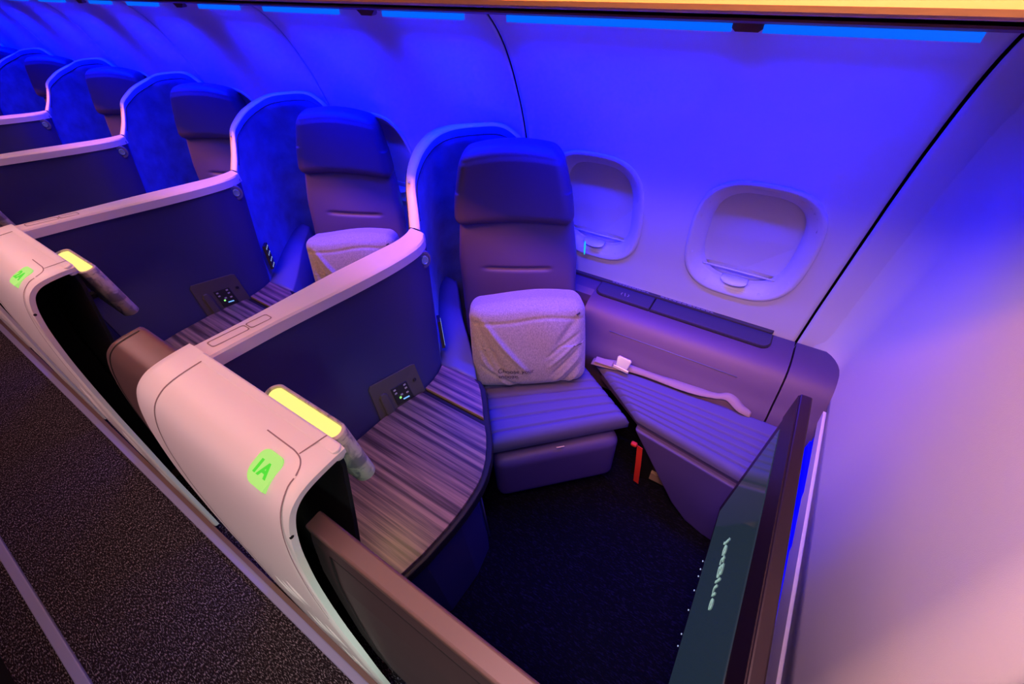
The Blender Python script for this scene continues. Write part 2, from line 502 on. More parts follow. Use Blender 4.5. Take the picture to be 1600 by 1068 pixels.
for (a, b), wl in zip(segs, where):
    v, f = box(1.128, 1.140, a, b, 1.574, 1.588)
    o = obj('cove_light', v, f, M['led']); tag(o, 'blue glowing strip light under the overhead bin, '+wl, 'light', 'blue strip lights under the bin')
    la = bpy.data.lights.new('cove_lamp', 'AREA'); la.shape = 'RECTANGLE'; la.size = .02; la.size_y = (b-a)
    la.color = (.0, .006, 1); la.energy = 24*(b-a)*(.42 if a < 0 else .68 if a < .5 else 1); la.spread = math.radians(122)
    lo = bpy.data.objects.new('cove_lamp', la); COL.objects.link(lo)
    aim(lo, (1.118, (a+b)/2, 1.566), (.06, 0, -1))
    lb = la.copy(); lb.spread = PI; lb.energy = 1.7*(b-a); lb.color = (.0, .0, 1)
    lo2 = bpy.data.objects.new('cove_lamp', lb); COL.objects.link(lo2); aim(lo2, (1.110, (a+b)/2, 1.566), (.2, 0, -1))

# aisle floor strips
v, f = box(-.178, -.150, -.9, YN, 0, .022); struct(obj('trim_3', v, f, M['strip'], bevel=.004))
v, f = box(-.150, -.135, -.9, YN, 0, .035); struct(obj('trim_4', v, f, M['kick']))
v, f = box(-.690, -.658, -.9, YN, 0, .016); struct(obj('trim_5', v, f, M['strip'], bevel=.004))
opp = thing('opposite_suite_base', 'dark base of the suites across the aisle, lower left corner', 'base', (-.8, 1.6, 0))
v, f = box(-.20, 0, -2.5, 5.5, .0, .42); obj('side_panel', v, f, M['black'], opp, bevel=.02)
v, f = rbox(.006, .012, .008, .002, (2, 2, 2)); o = obj('indicator_light', [Vector(p)+Vector((.004, -.16, .12)) for p in v], f, M['green'], opp)

# ------------------------------------------------------------------ suite furniture (built for the first suite, then copied)
OUT = [(0.0, -.135), (.10, -.128), (.36, -.104), (.757, -.062), (.93, -.040), (1.04, -.020), (1.09, -.008), (1.13, .006), (1.158, .024), (1.172, .044), (1.177, .062), (1.178, .14)]
OUTP = [(-.135, .03), (-.128, .10), (-.104, .36), (-.083, .56), (-.062, .757), (-.040, .93), (-.022, 1.035), (-.009, 1.09), (.004, 1.128), (.020, 1.155), (.042, 1.171), (.066, 1.177), (.100, 1.178), (.138, 1.176)]
def offp(pts, d):
    out = []
    for i, p in enumerate(pts):
        a = pts[max(i-1, 0)]; b = pts[min(i+1, len(pts)-1)]
        t = Vector((b[0]-a[0], b[1]-a[1])).normalized(); nrm = Vector((t.y, -t.x))   # to the right of travel = inward
        out.append((p[0]+nrm.x*d, p[1]+nrm.y*d))
    return out
def smooth2(p, n): return [(q.x, q.y) for q in smoothpath([(a, b, 0) for a, b in p], n)]
OP = smooth2(OUTP, 48)
IP = offp(OP, .017)

def make_console():
    c = thing('aisle_console', 'x', 'console', (0, .69, 0), 'white aisle consoles of the suites')
    y0, y1 = -.25, .235
    ys = [y0, y0+.006, y0+.02, .14, .143, .20, .222, y1-.004, y1]
    offs = [.006, .0015, 0, 0, 0, 0, .003, .010, .020]
    rows = []
    for y, d in zip(ys, offs):
        rows.append([(x, y, z) for x, z in offp(OP, d)])
    # closed skin: outer + inner
    inner = [[(x, y, z) for x, z in IP] for y in (y1-.004, y0)]
    rows2 = rows+inner+[rows[0]]
    v, f = grid(rows2)
    sh = obj('outer_shell', v, f, M['white'], c, smooth=True)
    m = sh.modifiers.new('e', 'EDGE_SPLIT'); m.split_angle = .9
    # top cover reaching the inner edge
    v, f = prism([(.118, y0+.004), (.128, y0), (.139, y0+.006), (.139, .165), (.118, .165)], 1.150, 1.178)
    obj('top_edge', v, f, M['white'], c, bevel=.004)
    # back closing wall
    pl = [(x, z) for x, z in offp(OP, .012)]+[(.135, 1.0), (.03, .03)]
    v, f = extr_y(pl, .18, .19); obj('back_plate', v, f, M['black'], c)
    # inner skin of the door pocket
    ip = [(x+.108 if z < 1.0 else .126-.012*(1-min(1, (z-1.0)/.16))+.0, z) for x, z in OUTP if z < 1.16]
    ip = [(.02, .03), (.02, .60), (.048, .84), (.085, .975), (.122, 1.12), (.126, 1.160)]
    pp = ip+[(x+.008, z) for x, z in reversed(ip)]
    v, f = extr_y(pp, y0+.012, .235); obj('inner_panel', v, f, M['black'], c)
    # joint lines
    for name, y in (('joint_line', .142),):
        pts = [(x, y, z) for x, z in offp(OP, -.0006)]
        v, f = ribbon(pts, (0, 1, 0), .0028, (0, 0, 0)); obj(name, v, f, M['seam'], c, solid=.0004)
    zt = 1.1785
    L = [(.092, .574-.69), (.0915, .52-.69), (.091, .500-.69), (.087, .482-.69), (.078, .470-.69), (.064, .462-.69)]
    pts = smoothpath([(x, y, zt) for x, y in L], 20)
    V = []
    for i, p in enumerate(pts):
        q = pts[min(i+1, 19)]-pts[max(i-1, 0)]; nn = Vector((q.y, -q.x, 0)).normalized()*.0011
        V += [p-nn, p+nn]
    obj('joint_line', V, [(2*i, 2*i+1, 2*i+3, 2*i+2) for i in range(19)], M['seam'], c, solid=.0004)
    pts = [(x, .462-.69-.03*min(1, max(0, (.05-x)/.1)), z) for x, z in offp(OP, -.0006) if x < .066 and z > .8]
    v, f = ribbon(pts, (0, 1, 0), .0022, (0, 0, 0)); obj('joint_line', v, f, M['seam'], c, solid=.0004)
    v, f = ribbon([(.091, .489-.69, zt), (.137, .478-.69, zt)], (0, 1, 0), .0022, (0, 0, 0)); obj('joint_line', v, f, M['seam'], c, solid=.0004)
    v, f = tube([(.004, y0-.0005, 1.105), (.004, y0+.004, 1.105)], .0035, 10); obj('catch_hole', v, f, M['black'], c)
    # scalloped flutes on the glossy lower flank
    for i, (y, z, L_) in enumerate([(-.10, .80, .09), (-.04, .72, .10), (.02, .66, .10), (-.15, .62, .12), (-.08, .55, .12), (-.02, .48, .12), (-.17, .42, .14), (-.10, .34, .14)]):
        pts = []
        for k in range(12):
            t = k/11; zz_ = z-L_*t; yy = y-.05*t
            x_ = interp(OUT, zz_)
            pts.append((x_, yy, zz_, math.sin(PI*t)))
        V = []
        for (x_, yy, zz_, w) in pts:
            V += [(x_+.001, yy-.006*w, zz_), (x_-.0035*w, yy, zz_), (x_+.001, yy+.009*w, zz_)]
        F = []
        for k in range(11):
            F += [(3*k, 3*k+1, 3*k+4, 3*k+3), (3*k+1, 3*k+2, 3*k+5, 3*k+4)]
        obj('flank_ridge', V, F, M['white'], c, smooth=True)
    # lit number plate
    pc = Vector((.047, .520-.69, 1.1712)); ux = Vector((0, -1, 0)); uy = Vector((.955, 0, .26)).normalized(); nz = Vector((-uy.z, 0, uy.x))
    out = []
    s = .0265
    corner = [(-1, 1, .55), (1, 1, .55), (1, -1, .02), (-1, -1, .9)]   # last of the three sharp
    for cx, cy, r in corner:
        rr = r*s; a0 = {(-1, 1): 90, (1, 1): 0, (1, -1): -90, (-1, -1): 180}[(cx, cy)]
        for k in range(7):
            a = math.radians(a0+90-90*k/6) if True else 0
            out.append((cx*(s-rr)+rr*math.cos(a), cy*(s-rr)+rr*math.sin(a)))
    def onsurf(u, w, h):
        return pc+ux*u+uy*w+nz*h
    n = len(out)
    V = [onsurf(a, b, .0030) for a, b in out]+[onsurf(a*1.03, b*1.03, -.010) for a, b in out]
    F = [(i, (i+1) % n, n+(i+1) % n, n+i) for i in range(n)]+[tuple(range(n))]
    obj('number_plate', V, F, M['numglow'], c)
    return c

def number(c, s):
    uy = Vector((.955, 0, .26)).normalized(); nz = Vector((-uy.z, 0, uy.x)); pc = Vector((.047, .520-.69, 1.1712))
    return text_mesh('number_text', s, .030, M['numtext'], c, pc+Vector((0, .0195, 0))-uy*.011+nz*.0034, (0, -1, 0), uy, extrude=.0004, spacing=1.0, bold=.0011)

def rail_z(x): return 1.17-.153*(x-.13)
def make_divider():
    d = thing('suite_divider', 'x', 'partition', (0, .85, 0), 'dividers between the suites')
    Y = .85
    # dark panel
    tops = [(.13, .852), (.25, .854), (.40, .861), (.52, .857), (.66, .852), (.74, .866), (.80, .885), (.835, .905)]
    bots = [(.13, .845), (.21, .850), (.28, .852), (.42, .838), (.56, .803), (.615, .800), (.66, .806), (.697, .820)]
    tp = smoothpath([(x, y-Y, rail_z(x)-.02) for x, y in tops], 30); bt = smoothpath([(x, y-Y, .60) for x, y in bots], 30)
    rows = [[bt[i]+(bt[i]-tp[i])*(.0)+Vector((0, 0, -.58)) for i in range(30)]]
    for k in range(9):
        t = k/8; rows.append([bt[i].lerp(tp[i], t) for i in range(30)])
    v, f = grid(rows); obj('panel', v, f, M['divider'], d, smooth=True)
    rows = [[p+Vector((.0, .035, 0)) for p in r] for r in rows]
    v, f = grid(rows); obj('back_panel', v, f, M['divider'], d, smooth=True)
    # rail
    near = smoothpath([(.115, .842, 0), (.27, .847, 0), (.395, .845, 0), (.52, .842, 0), (.64, .845, 0), (.74, .858, 0), (.80, .880, 0), (.842, .912, 0)], 40)
    far = smoothpath([(.105, .908, 0), (.25, .916, 0), (.40, .930, 0), (.52, .940, 0), (.64, .945, 0), (.74, .950, 0), (.80, .962, 0), (.850, .984, 0)], 40)
    rows = []
    prof = [(0, -.033), (0, -.006), (.06, -.001), (.14, 0), (.86, 0), (.96, -.003), (1, -.010), (1, -.033)]
    for s, dz in prof:
        rows.append([Vector((near[i].x*(1-s)+far[i].x*s, near[i].y*(1-s)+far[i].y*s-Y, rail_z(near[i].x*(1-s)+far[i].x*s)+dz)) for i in range(40)])
    rows.append(rows[0])
    v, f = grid(rows)
    n = 40; k = len(prof)
    f.append(tuple(i*n for i in range(k))); f.append(tuple(i*n+n-1 for i in reversed(range(k))))
    r = obj('top_rail', v, f, M['rail'], d, smooth=True); m = r.modifiers.new('e', 'EDGE_SPLIT'); m.split_angle = .6
    # hatch outlines on the rail
    def hatch(x0, x1, yn, yf, name):
        P_ = []
        cs = [(x0, yn), (x1, yn), (x1, yf), (x0, yf)]
        ring_ = []
        rr = .006
        for (cx, cy), a0, sx, sy in zip(cs, (180, 270, 0, 90), (1, -1, -1, 1), (1, 1, -1, -1)):
            for q in range(5):
                a = math.radians(a0+90*q/4); ring_.append((cx+sx*rr+rr*math.cos(a), cy+sy*rr+rr*math.sin(a)))
        V = []; F = []; m_ = len(ring_); cxm = (x0+x1)/2; cym = (yn+yf)/2
        for (x, y) in ring_:
            V.append((x, y-Y, rail_z(x)+.0007))
        for (x, y) in ring_:
            V.append((x+(cxm-x)/abs(cxm-x+1e-9)*.0022, y+(cym-y)/abs(cym-y+1e-9)*.0022-Y, rail_z(x)+.0007))
        for i in range(m_): F.append((i, (i+1) % m_, m_+(i+1) % m_, m_+i))
        obj(name, V, F, M['seam'], d, solid=.0004)
    hatch(.158, .238, .866, .893, 'hatch'); hatch(.240, .290, .866, .893, 'latch')
    v, f = ribbon([(.130, .845-Y, rail_z(.13)), (.117, .905-Y, rail_z(.117))], (1, 0, 0), .002, (0, 0, .0008)); obj('joint_line', v, f, M['seam'], d, solid=.0004)
    # outlet plate
    dn = Vector((-.105, -1, 0)).normalized()
    def onp(x, z, h=0):
        t = max(0, min(1, (z-.60)/(rail_z(x)-.62)))
        best = min(((bt[i].lerp(tp[i], t)) for i in range(30)), key=lambda p: abs(p.x-x))
        P3 = sorted(((bt[i].lerp(tp[i], t)) for i in range(30)), key=lambda p: p.x)
        y = interp([(p.x, p.y) for p in P3], x)
        return Vector((x, y-h, z))
    def plate(name, pts, h, m, par, dep=.004, bev=.0015):
        V = [onp(x, z, h) for x, z in pts]+[onp(x, z, h-dep) for x, z in pts]; n = len(pts)
        F = [tuple(range(n)), tuple(reversed(range(n, 2*n)))]+[(i, n+i, n+(i+1) % n, (i+1) % n) for i in range(n)]
        return obj(name, V, F, m, par, bevel=bev)
    op = plate('outlet_panel', [(.405, .61), (.413, .755), (.423, .768), (.572, .742), (.582, .735), (.580, .60), (.41, .60)], .004, M['panelgrey'], d)
    plate('sliding_cover', [(.428, .605), (.430, .70), (.437, .712), (.450, .712), (.457, .70), (.458, .605)], .012, M['panelgrey'], op, .01, .003)
    plate('button_block', [(.474, .625), (.474, .705), (.532, .697), (.534, .618)], .0065, M['dark'], op, .004)
    for (x, z) in ((.484, .693), (.484, .678), (.521, .690), (.521, .675), (.50, .66), (.52, .655)):
        plate('button', [(x-.004, z-.003), (x-.004, z+.003), (x+.004, z+.003), (x+.004, z-.003)], .008, M['textgrey'], op, .002, 0)
    v, f = rbox(.010, .006, .010, .003, (4, 3, 4)); p = onp(.492, .652, .008)
    obj('green_indicator', [Vector(q)*.75+p for q in v], f, M['green'], op, smooth=True)
    plate('usb_light', [(.499, .636), (.499, .640), (.520, .637), (.520, .633)], .0085, M['bluedot'], op, .002, 0)
    v, f = tube([onp(.560, .68, .002), onp(.560, .68, .007)], .006, 12); obj('jack', v, f, M['dark'], op, smooth=False)
    # round reading-light knob near the shell
    c0 = onp(.780, 1.010, .0); c1 = onp(.780, 1.010, .008)
    def disc(r, a, b, m, par, name):
        ax = Vector((-.25, -.95, 0)).normalized(); e1 = Vector((.95, -.25, 0)).normalized(); e2 = Vector((0, 0, 1)); n = 24
        V = []; 
        for h, rr in ((a, r), (b, r*.93), (b+.0005, r*.72), (b-.001, r*.66)):
            V += [c0+ax*h+e1*rr*math.cos(2*PI*k/n)+e2*rr*1.2*math.sin(2*PI*k/n) for k in range(n)]
        F = []
        for q in range(3):
            F += [(q*n+k, q*n+(k+1) % n, (q+1)*n+(k+1) % n, (q+1)*n+k) for k in range(n)]
        F.append(tuple(range(3*n, 4*n)))
        return obj(name, V, F, m, par, smooth=False)
    kn = disc(.026, -.003, .006, M['smooth'], d, 'reading_light')
    disc(.013, .004, .010, M['lens'], kn, 'lens')
    return d

# contour of the privacy shell (outer rim and inner rim, suite coordinates)
T = [(.850, .984, 1.060), (.900, 1.025, 1.10), (.937, 1.054, 1.14), (.965, 1.066, 1.18), (1.018, 1.092, 1.205), (1.078, 1.112, 1.225), (1.165, 1.122, 1.243), (1.205, 1.062, 1.262), (1.240, .974, 1.270), (1.285, .900, 1.268), (1.300, .850, 1.248), (1.312, .805, 1.20), (1.325, .76, 1.10)]
T2 = [(.854, .926, 1.060), (.900, .966, 1.10), (.937, .999, 1.14), (.965, 1.015, 1.18), (1.020, 1.038, 1.205), (1.072, 1.050, 1.225), (1.138, 1.052, 1.243), (1.172, 1.008, 1.262), (1.212, .940, 1.270), (1.248, .882, 1.268), (1.268, .842, 1.248), (1.285, .800, 1.20), (1.30, .76, 1.10)]
Bp = [(.697, .820, .60), (.735, .857, .60), (.79, .905, .60), (.84, .950, .60), (.90, 1.003, .60), (.97, 1.063, .60), (1.06, 1.130, .60), (1.15, 1.165, .60), (1.24, 1.12, .60), (1.29, 1.04, .60), (1.315, .95, .60), (1.33, .87, .60), (1.335, .78, .60)]
def make_shell():
    s = thing('privacy_shell', 'x', 'seat shell', (0, .95, 0), 'suede privacy shells around the seats')
    Y = Vector((0, .95, 0)); N = 60
    t1 = [p-Y for p in smoothpath(T, N)]; t2 = [(p-Y).lerp(q-Y, .25) for p, q in zip(smoothpath(T2, N), smoothpath(T, N))]; b = [p-Y for p in smoothpath(Bp, N)]
    rows = [[Vector((p.x, p.y, .03)) for p in b]]
    for k in range(13):
        u = k/12; rows.append([b[i].lerp(t2[i]+Vector((0, 0, -.004)), u)+Vector((0, .015*math.sin(PI*u), 0)) for i in range(N)])
    v, f = grid(rows); obj('suede_lining', v, f, M['suede'], s, smooth=True, solid=.004, offs=0)
    # stitched seam a little below the rim
    pts = [b[i].lerp(t2[i], .955)+Vector((0, -.003, 0)) for i in range(4, N)]
    v, f = tube(pts, .0018, 6); obj('seam', v, f, M['dark'], s, smooth=True)
    # outer skin
    rows = [[Vector((p.x+.015, p.y+.05, .03)) for p in b]]
    for k in range(7):
        u = k/6; rows.append([(b[i]+Vector((.015, .05, 0))).lerp(t1[i]+Vector((0, .002, -.004)), u) for i in range(N)])
    v, f = grid(rows); obj('outer_skin', v, f, M['dark'], s, smooth=True, solid=.004, offs=0)
    # pale rim
    rows = [[p+Vector((0, 0, -.012)) for p in t1], t1, [a.lerp(c, .5)+Vector((0, 0, .002)) for a, c in zip(t1, t2)], t2, [p+Vector((0, 0, -.010)) for p in t2]]
    v, f = grid(rows); r = obj('rim', v, f, M['rail'], s, smooth=True)
    # front edge that closes the shell above the rail
    # small screw
    p = t1[12].lerp(t2[12], .35); v, f = rbox(.009, .009, .009, .0044, (4, 4, 4)); obj('screw', [Vector(q)+p for q in v], f, M['metal'], s, smooth=True)
    # seat control keypad on the lining
    c0 = Vector((.765, .865, .705))-Y; ex = Vector((.68, .70, .1)).normalized(); ez = Vector((.20, .16, 1)).normalized(); en = ex.cross(ez).normalized()
    if en.y > 0: en = -en
    V = [c0+ex*a+ez*b_+en*h for h in (.012, 0.0) for a, b_ in ((-.022, -.05), (.022, -.058), (.022, .052), (-.022, .060))]
    kp = obj('keypad', V, [(0, 1, 2, 3), (7, 6, 5, 4), (0, 4, 5, 1), (1, 5, 6, 2), (2, 6, 7, 3), (3, 7, 4, 0)], M['dark'], s)
    for i in range(12):
        a = -.013+.013*(i % 3); q = .042-.028*(i//3)
        p = c0+ex*a+ez*q+en*.013; r_ = .0028
        V = [p-ex*r_-ez*r_, p+ex*r_-ez*r_, p+ex*r_+ez*r_, p-ex*r_+ez*r_]
        obj('key', V, [(0, 1, 2, 3)], M['dotwhite'], kp, solid=.001)
    # smooth moulding between table and seat
    A = [(.699, .818, .613), (.79, .902, .613), (.90, 1.000, .613), (1.06, 1.125, .613), (1.14, 1.155, .613)]
    Bq = [(.709, .676, .607), (.775, .738, .607), (.86, .825, .607), (.98, .955, .607), (1.14, 1.10, .607)]
    A = [p-Y for p in smoothpath(A, 16)]; Bq = [p-Y for p in smoothpath(Bq, 16)]
    rows = [A, [a.lerp(c, .5)+Vector((0, 0, .001)) for a, c in zip(A, Bq)], Bq, [p+Vector((.003, -.003, -.006)) for p in Bq], [Vector((p.x+.003, p.y-.003, .06)) for p in Bq]]
    v, f = grid(rows); o = obj('side_moulding', v, f, M['smooth'], s, smooth=True, solid=.006, offs=0)
    return s

def make_table():
    t = thing('side_table', 'x', 'table', (.35, .63, 0), 'wood side tables')
    O = Vector((.35, .63, 0))
    main = [(.035, .470), (.084, .4575), (.16, .440), (.249, .4285), (.30, .4255), (.3475, .4265), (.38, .4285), (.415, .4350), (.46, .4535), (.50, .477), (.535, .502), (.562, .526), (.562, .795), (.50, .815), (.42, .834), (.28, .848), (.12, .845), (.08, .62)]
    strip = [(.583, .546), (.63, .584), (.672, .622), (.692, .645), (.703, .672), (.698, .815), (.66, .803), (.615, .796), (.583, .797)]
    def sh(P_, dz0, dz1): return prism([(x-O.x, y-O.y) for x, y in P_], dz0, dz1)
    v, f = sh(main, .604, .620); obj('table_top', v, f, M['wood'], t, bevel=.002)
    v, f = sh(strip, .604, .620); obj('shelf_strip', v, f, M['wood'], t, bevel=.002)
    rim = [(.03, .455), (.084, .443), (.16, .426), (.249, .4145), (.30, .411), (.35, .4115), (.39, .415), (.43, .424), (.48, .444), (.53, .475), (.60, .535), (.69, .612), (.713, .65), (.712, .815), (.66, .808), (.615, .800), (.56, .803), (.42, .836), (.28, .85), (.12, .847), (.07, .62)]
    v, f = sh(rim, .565, .609); obj('table_edge', v, f, M['black'], t, bevel=.006)
    body = [(.05, .50), (.16, .455), (.30, .445), (.40, .462), (.435, .490), (.46, .53), (.62, .66), (.66, .80), (.28, .84), (.10, .84), (.06, .62)]
    v, f = sh(body, .01, .566); obj('cabinet', v, f, M['divider'], t, bevel=.008)
    v, f = tube([(.432-.35, .478-.63, .05), (.432-.35, .478-.63, .52)], .004, 6); obj('edge_reflection', v, f, M['smooth'], t, smooth=True)  # pale blue tube drawn as the reflection along the cabinet edge
    return t

def make_lamp():
    l = thing('reading_lamp', 'x', 'lamp', (.163, .610, .95), 'glowing reading lamps behind the consoles')
    n = 40
    def stad(hl, r, z, sh=0):
        out = []
        for k in range(n):
            a = 2*PI*k/n; c, s = math.cos(a), math.sin(a)
            yy = (hl-r)*(1 if s > 0 else -1)+r*s
            out.append((r*c+sh, yy, z))
        return out
    hl, r, h = .108, .0215, .172
    rs = [stad(hl-.004, r-.004, 0, .010), stad(hl, r, .004, .010), stad(hl, r, h-.002), stad(hl-.002, r-.002, h), stad(hl-.007, r-.0055, h), stad(hl-.008, r-.0065, h-.006)]
    V, F = loft(rs); F.append(tuple(range(n))); b = obj('lamp_body', V, F, M['lampbody'], l, smooth=True)
    m = b.modifiers.new('e', 'EDGE_SPLIT'); m.split_angle = .8
    V, F = loft([stad(hl-.008, r-.0065, h-.005)], True); obj('light_diffuser', V, F, M['glow'], l, solid=.001)
    v, f = tube([(-.018, 0, .06), (-.032, 0, .06)], .012, 10); obj('pivot', v, f, M['dark'], l)
    return l

def make_seat():
    s = thing('lounge_seat', 'x', 'seat', (.9, .55, 0), 'leather lounge seats inside the suites')
    O = Vector((.9, .55, 0))
    # seat cushion
    FL, FR, BR, BL = Vector((.577, .532)), Vector((.930, .158)), Vector((1.140, .500)), Vector((.970, .880))
    nu, nv = 50, 190
    def pad(FL, FR, BR, BL, top, bot, grooves, nu, nv, edge=.035, name='seat_cushion', m=M['quilt'], along='v', par=s, puff=.006, gw=.0045, gd=.009):
        rows = []
        W_ = (FR-FL).length; D_ = (BL-FL).length
        ring_pts = []
        def P(u, w):
            return FL.lerp(FR, u).lerp(BL.lerp(BR, u), w)
        us = [i/nu for i in range(nu+1)]; ws = [j/nv for j in range(nv+1)]
        V = []; 
        for w in ws:
            for u in us:
                p = P(u, w)
                d = min(u*W_, (1-u)*W_, w*D_, (1-w)*D_)
                dz = 0
                if d < edge: dz = -(edge-math.sqrt(max(0, edge**2-(edge-d)**2)))
                c = w*D_ if along == 'v' else u*W_
                g = 0
                if d > .004:
                    for q in grooves:
                        g += gd*math.exp(-((c-q)/gw)**2)
                pf = puff*(4*u*(1-u))**.5*(4*w*(1-w))**.5
                V.append((p.x-O.x, p.y-O.y, top+dz-g+pf))
        nn = (nu+1)*(nv+1)
        for w in ws:
            for u in us:
                p = P(u, w); d = min(u*W_, (1-u)*W_, w*D_, (1-w)*D_)
                V.append((p.x-O.x, p.y-O.y, bot+(max(0, .02-d) if d < .02 else 0)))
        F = []
        for j in range(nv):
            for i in range(nu):
                a = j*(nu+1)+i; F.append((a, a+1, a+nu+2, a+nu+1)); F.append((nn+a, nn+a+nu+1, nn+a+nu+2, nn+a+1))
        def side(a, b): F.append((a, b, nn+b, nn+a))
        for i in range(nu): side(i+1, i); side(nv*(nu+1)+i, nv*(nu+1)+i+1)
        for j in range(nv): side(j*(nu+1), (j+1)*(nu+1)); side((j+1)*(nu+1)+nu, j*(nu+1)+nu)
        return obj(name, V, F, m, par, smooth=True)
    pad(FL, FR, BR, BL, .480, .395, [.045, .098, .150, .202, .255, .31], nu, nv, name='seat_cushion')
    make_seat.pad = pad
    # front leg-rest pad
    a = Vector((.560, .512)); b = Vector((.893, .160)); L = (b-a).length; e = (b-a).normalized(); nr = Vector((e.y, -e.x))
    if nr.y > 0: nr = -nr
    def fn(w):
        return w
    v, f = rbox(L, .085, .27, .036, (24, 8, 16))
    o = obj('leg_rest', v, f, M['leather'], s, smooth=True)
    c = (a+b)/2-nr*.045
    frame_mesh(o, (c.x-O.x, c.y-O.y, .235), (e.x, e.y, 0), (-nr.x, -nr.y, 0), (0, 0, 1))
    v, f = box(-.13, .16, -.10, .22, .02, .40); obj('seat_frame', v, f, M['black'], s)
    v, f = tube([(.735-O.x, .352-O.y, .384), (.755-O.x, .330-O.y, .384)], .003, 8); obj('latch', v, f, M['metal'], s)
    # backrest
    e = Vector((.461, -.888, 0)).normalized(); nrm = Vector((-.888, -.461, 0)).normalized(); upv = (Vector((0, 0, 1))-nrm*.055).normalized()
    C0 = Vector((1.152, .745, .86))-O
    def bf(w):
        u, d, z = w
        wd = 1.0-.24*max(0, min(1, (z-.02)/.34))**1.2           # slightly narrower at the top
        u2 = u*wd*(1+.05*max(0, -z/.38))
        if d < 0:
            z += -.02; g = .011*math.exp(-((z+.025-.10*u*u)/.007)**2)*(1 if abs(u) < .105 else math.exp(-((abs(u)-.105)/.02)**2))
            g += .006*math.exp(-((z+.25)/.008)**2)
            g += .006*math.exp(-((u)/.16)**2)*max(0, 1-abs(z)/.3)*-1
            d = d+g; z += .02
        return (u2, d, z)
    v, f = rbox(.452, .085, .77, .032, (44, 8, 116), bf)
    o = obj('backrest', v, f, M['leather'], s, smooth=True); frame_mesh(o, C0-e*.012-upv*.035, e, -nrm, upv)
    def hf(w):
        u, d, z = w
        k = max(0.0, (z+.125)/.25)
        u2 = u*(1.04-.24*k**1.6)
        if d < 0: d -= .004
        z2 = z+(-.02*(u/.22)**2 if z < 0 else -.028*(u/.22)**2)
        if d < 0:
            d += .003*math.exp(-((k-.90)/.02)**2)
        return (u2, d, z2)
    v, f = rbox(.408, .110, .262, .042, (40, 10, 40), hf)
    o = obj('headrest', v, f, M['leather_dark'], s, smooth=True); frame_mesh(o, C0-e*.016+upv*.285+nrm*.022, e, -nrm, upv)
    # belt stub beside the cushion
    pts = smoothpath([(.745-O.x, .700-O.y, .50), (.730-O.x, .70-O.y, .53), (.742-O.x, .712-O.y, .52)], 6)
    v, f = tube(pts, .008, 6); obj('belt_end', v, f, M['dark'], s, smooth=True)
    # shoulder-side light
    p = C0+e*.245+upv*(.0)+nrm*(-.04); v, f = rbox(.006, .02, .05, .003, (3, 4, 6))
    o = obj('side_light', v, f, M['teal'], s, smooth=True); frame_mesh(o, p, e, -nrm, upv)
    return s

def make_bag():
    b = thing('bedding_bag', 'x', 'bag', (0, 0, 0), 'pale cotton bedding bags on the seats')
    base = Vector((.905, .565, .483))
    e = Vector((.575, -.818, 0)).normalized(); nr = Vector((-.818, -.575, 0)); upv = (Vector((0, 0, 1))-nr*.30).normalized(); fr = e.cross(upv)
    if fr.dot(nr) < 0: fr = -fr
    def fn(w):
        u, d, z = w
        U_ = u/.2075; Z_ = z/.176
        bulge = max(0, 1-abs(U_)**3)*max(0, 1-abs(Z_)**3)
        dd = d*(.80+.35*max(0, bulge))
        x = u*(1+.03*(1-Z_)/2-.02*Z_*Z_)
        zz_ = z-.010*(abs(U_)**3)*(1 if z > 0 else -1)+.004*math.sin(U_*4+1)*(Z_ > 0)*Z_
        # folds fanning out of the corners
        if d < 0:
            def fold(u0, z0, ang, wdt, amp, ln):
                ca, sa = math.cos(ang), math.sin(ang)
                a = (u-u0)*ca+(z-z0)*sa; p = -(u-u0)*sa+(z-z0)*ca
                if a < 0 or a > ln: return 0
                return amp*max(0, math.sin(PI*a/ln))**.7*math.exp(-((p-.25*a*a)/wdt)**2)
            g = 0
            g += fold(-.185, .13, -1.25, .010, .016, .26)+fold(-.16, .13, -1.05, .008, -.014, .28)+fold(-.19, .09, -1.30, .008, .012, .24)
            g += fold(-.18, -.02, -1.0, .009, -.012, .2)+fold(-.185, -.06, -.7, .007, .010, .2)
            for q in range(6):
                g += fold(.188, .06-.034*q, PI+.62+.06*q, .0062, .0075*(-1)**q, .17)
            g += fold(.18, .12, PI+.9, .012, .008, .16)
            g += .004*math.exp(-((z-.112-.004*math.sin(u*23))/.005)**2)
            dd += g
        dd += .0012*math.sin(u*31+z*19+1)
        return (x, dd, zz_)
    v, f = rbox(.415, .165, .352, .042, (78, 12, 70), fn)
    o = obj('cotton_cover', v, f, M['bag'], b, smooth=True)
    ctr = base+upv*.176-fr*.0+Vector((0, 0, 0))
    frame_mesh(o, ctr, e, -fr, upv)
    # printed words, laid on the cloth
    def surf(u, z):
        # outer cloth surface for the print (front side)
        r = fn(Vector((u, -.0825, z)))
        return r
    for s_, zz0 in (('Choose your', -.092), ('snooze.', -.115)):
        t = text_mesh('printed_text', s_, .0245, M['textdark'], b, (0, 0, 0), (1, 0, 0), (0, 1, 0), extrude=.0)
        for vv in t.data.vertices:
            u, z = -.118+vv.co.x, zz0+vv.co.y
            r = surf(u, z); p = ctr+e*r[0]-fr*(r[1]-.0055)+upv*r[2]
            vv.co = p
    v, f = tube([ctr+e*.17+upv*.118-fr*(-.075), ctr+e*.182+upv*.123-fr*(-.070)], .003, 6); obj('drawstring_knot', v, f, M['textdark'], b)
    return b

console = make_console(); divider = make_divider(); shell = make_shell(); table = make_table(); lamp = make_lamp(); seat = make_seat(); bag = make_bag()

